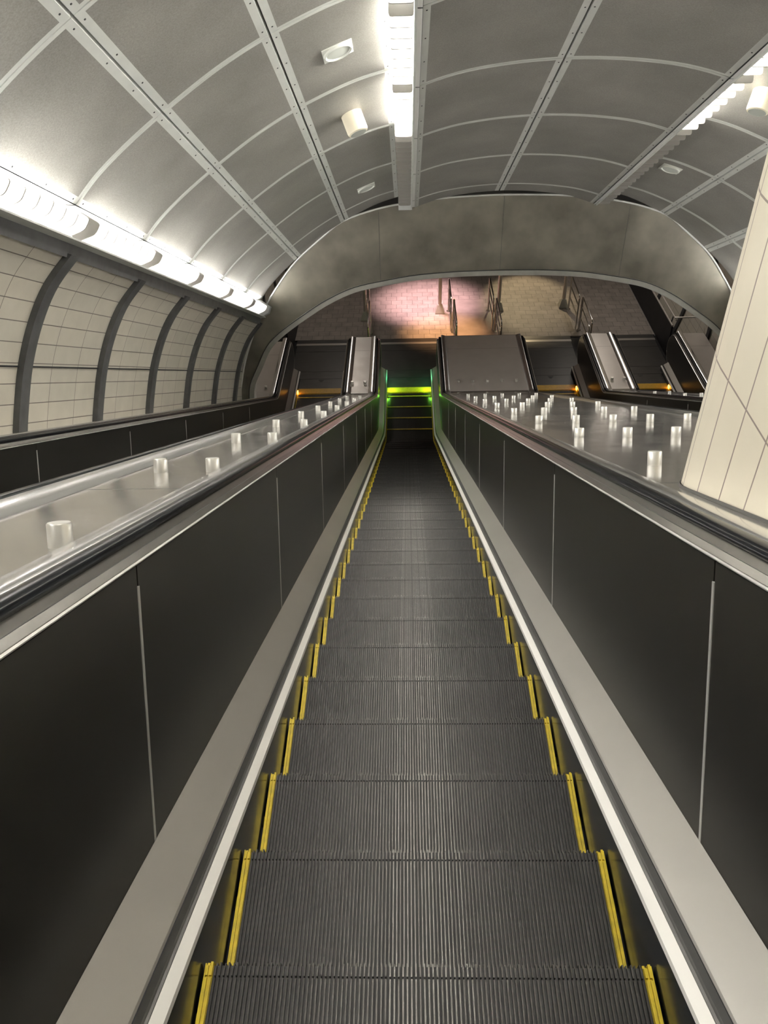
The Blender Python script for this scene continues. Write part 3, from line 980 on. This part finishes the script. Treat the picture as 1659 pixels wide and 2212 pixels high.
def speaker(X, t, pts, label, square=True):
    root = empty('ceiling_speaker'); root.matrix_world = frame_at(X, t, pts)
    tag(root, label, 'speaker', 'round flush speakers in the ceiling')
    b = MB(); h = 0.15; b.box(-h, h, -h, h, 0.0, 0.010)
    p = b.build('mounting_plate', MT['speaker']); p.parent = root
    b = MB(); n = 32
    R = [(0.145, 0.010), (0.145, 0.026), (0.132, 0.032), (0.120, 0.026), (0.118, 0.014)]
    b.v = [(r * math.cos(2 * PI * k / n), r * math.sin(2 * PI * k / n), z) for r, z in R for k in range(n)]
    for j in range(len(R) - 1):
        for k in range(n): b.f.append((j * n + k, j * n + (k + 1) % n, (j + 1) * n + (k + 1) % n, (j + 1) * n + k)); b.m.append(0)
    p = b.build('ring', MT['speaker'], None, True); p.parent = root
    b = MB(); b.tube([(0, 0, 0.011), (0, 0, 0.018)], 0.119, 32); p = b.build('grille', MT['grille']); p.parent = root


def cylinder(X, t, pts, label):
    root = empty('ceiling_cylinder'); root.matrix_world = frame_at(X, t, pts)
    tag(root, label, 'ceiling device', 'cream cylinders hanging from the ceiling')
    b = MB(); n = 28
    b.tube([(0, 0, -0.01), (0, 0, 0.20), (0, 0, 0.222), (0, 0, 0.23)], [0.125, 0.125, 0.118, 0.105], n)
    p = b.build('can', MT['plastic'], None, True); p.parent = root
    b = MB(); b.tube([(0, 0, 0.229), (0, 0, 0.233)], 0.098, n); p = b.build('lens', MT['grille']); p.parent = root


speaker(-0.62, 8.15, vault_left, 'largest round ceiling speaker, above the cream cylinder left of the centre light row')
cylinder(-0.62, 10.0, vault_left, 'cream cylinder hanging left of the centre light row, just above its dark end')
speaker(-0.64, 13.7, vault_left, 'small far ceiling speaker near the arch, left of the centre light row')
speaker(4.04, 13.1, vr, 'square ceiling speaker right of the right hand light row, near the column')
cylinder(4.02, 9.75, vr, 'cream cylinder at the right photo edge beside the right hand light row')


# ------------------------------------------------------------------ landing posts and railings
def post(x, y, label):
    root = empty('steel_post', (x, y, 0)); tag(root, label, 'post', 'tall steel posts on the landing')
    b = MB(); b.tube([(x, y, 0.0), (x, y, 4.9)], 0.052, 16); b.build('shaft', MT['post'], root, True)
    b = MB(); h0, h1 = 0.13, 0.06
    b.v = [(x + a * h, y + c_ * h, z) for h, z in ((h0, 0.002), (h0, 0.03), (h1, 0.24)) for a, c_ in ((-1, -1), (1, -1), (1, 1), (-1, 1))]
    for j in range(2):
        for k in range(4): b.f.append((j * 4 + k, j * 4 + (k + 1) % 4, j * 4 + 4 + (k + 1) % 4, j * 4 + 4 + k)); b.m.append(0)
    b.f.append((8, 9, 10, 11)); b.m.append(0)
    b.build('flared_base', MT['bronzetrim'], root)


post(-1.15, 20.60, 'tall steel post at the left of the landing, beside the leftmost railing')
post(0.915, 20.95, 'tall steel post with flared base standing in the pink lit floor')
post(2.56, 21.05, 'tall steel post with flared base between pink and yellow lit floor')
post(4.38, 21.16, 'tall steel post with flared base beside the rightmost railing')


def railing(x, label, gate=0.0):
    root = empty('railing', (x, 20, 0)); tag(root, label, 'railing', 'steel railings on the lower landing')
    def loop(x, y0, y1, z, nm, r=0.020, down=True):
        R = 0.10; pts = [(x, y1, z)]
        pts.append((x, y0 + R, z))
        if down:
            for q in range(1, 7):
                a = math.radians(90 * q / 6); pts.append((x, y0 + R - R * math.sin(a), z - R + R * math.cos(a)))
            pts.append((x, y0, 0.0))
        b = MB(); b.tube(pts, r, 10); b.build(nm, MT['chrome'], root, True)
    loop(x, 19.78, 20.98, 0.95, 'top_rail')
    for z in (0.67, 0.38):
        b = MB(); b.tube([(x, 19.80, z), (x, 20.98, z)], 0.017, 10); b.build('rail', MT['chrome'], root, True)
    b = MB(); b.tube([(x, 20.98, 0), (x, 20.98, 0.96)], 0.024, 10); b.build('post', MT['post'], root, True)
    x2 = x + 0.07
    loop(x2, 18.35, 19.70, 0.95, 'top_rail')
    loop(x2 - 0.0, 18.55, 19.70, 0.67, 'rail', 0.017)
    b = MB(); b.tube([(x2, 18.56, 0.38), (x2, 19.70, 0.38)], 0.017, 10); b.build('rail', MT['chrome'], root, True)
    b = MB(); b.tube([(x2, 19.70, 0), (x2, 19.70, 0.96)], 0.03, 10); b.build('post', MT['post'], root, True)
    for y in (19.70, 20.98):
        b = MB(); b.tube([(x2 if y < 20 else x, y, 0.0), (x2 if y < 20 else x, y, 0.02)], 0.055, 14); b.build('foot_plate', MT['chrome'], root, True)


railing(-1.05, 'steel railing behind the left double handrail deck, in front of the leftmost post')
railing(1.16, 'steel railing on the pink and orange lit floor, left of the stone slab')
railing(2.27, 'steel railing right of the stone slab, next to the yellow lit floor')
railing(4.50, 'steel railing standing clear on the dark right part of the landing')

# guard with handrail along the right and left edge of the landing
for fx, lab in ((lambda x: x, 'dark guard panel with steel handrails along the right edge of the landing'), (lambda x: 2 * AX - x, 'dark guard panel with steel handrails along the left edge of the landing')):
    root = empty('guard_rail', (fx(6.55), 21, 0)); tag(root, lab, 'guard rail', 'guard rails along the landing sides')
    b = MB(); b.box(min(fx(6.52), fx(6.56)), max(fx(6.52), fx(6.56)), 18.3, 26, 0.0, 0.78); b.build('panel', MT['dark'], root)
    b = MB(); b.tube([(fx(6.54), 18.3, 0.80), (fx(6.54), 26, 0.80)], 0.022, 10); b.build('handrail', MT['post'], root, True)
    b = MB(); b.tube([(fx(6.62), 18.35, 0.93), (fx(6.62), 26, 0.93)], 0.022, 10); b.build('handrail', MT['post'], root, True)
    b = MB(); b.tube([(fx(6.60), 18.42, 0.96), (fx(6.85), 18.30, 1.02), (fx(7.15), 18.25, 1.05)], 0.022, 8); b.build('wall_bracket', MT['post'], root, True)
    for y in (18.6, 20.4, 22.2):
        b = MB(); b.tube([(fx(6.56), y, 0.5), (fx(6.62), y, 0.93)], 0.018, 8); b.build('bracket', MT['ribdark'], root, True)
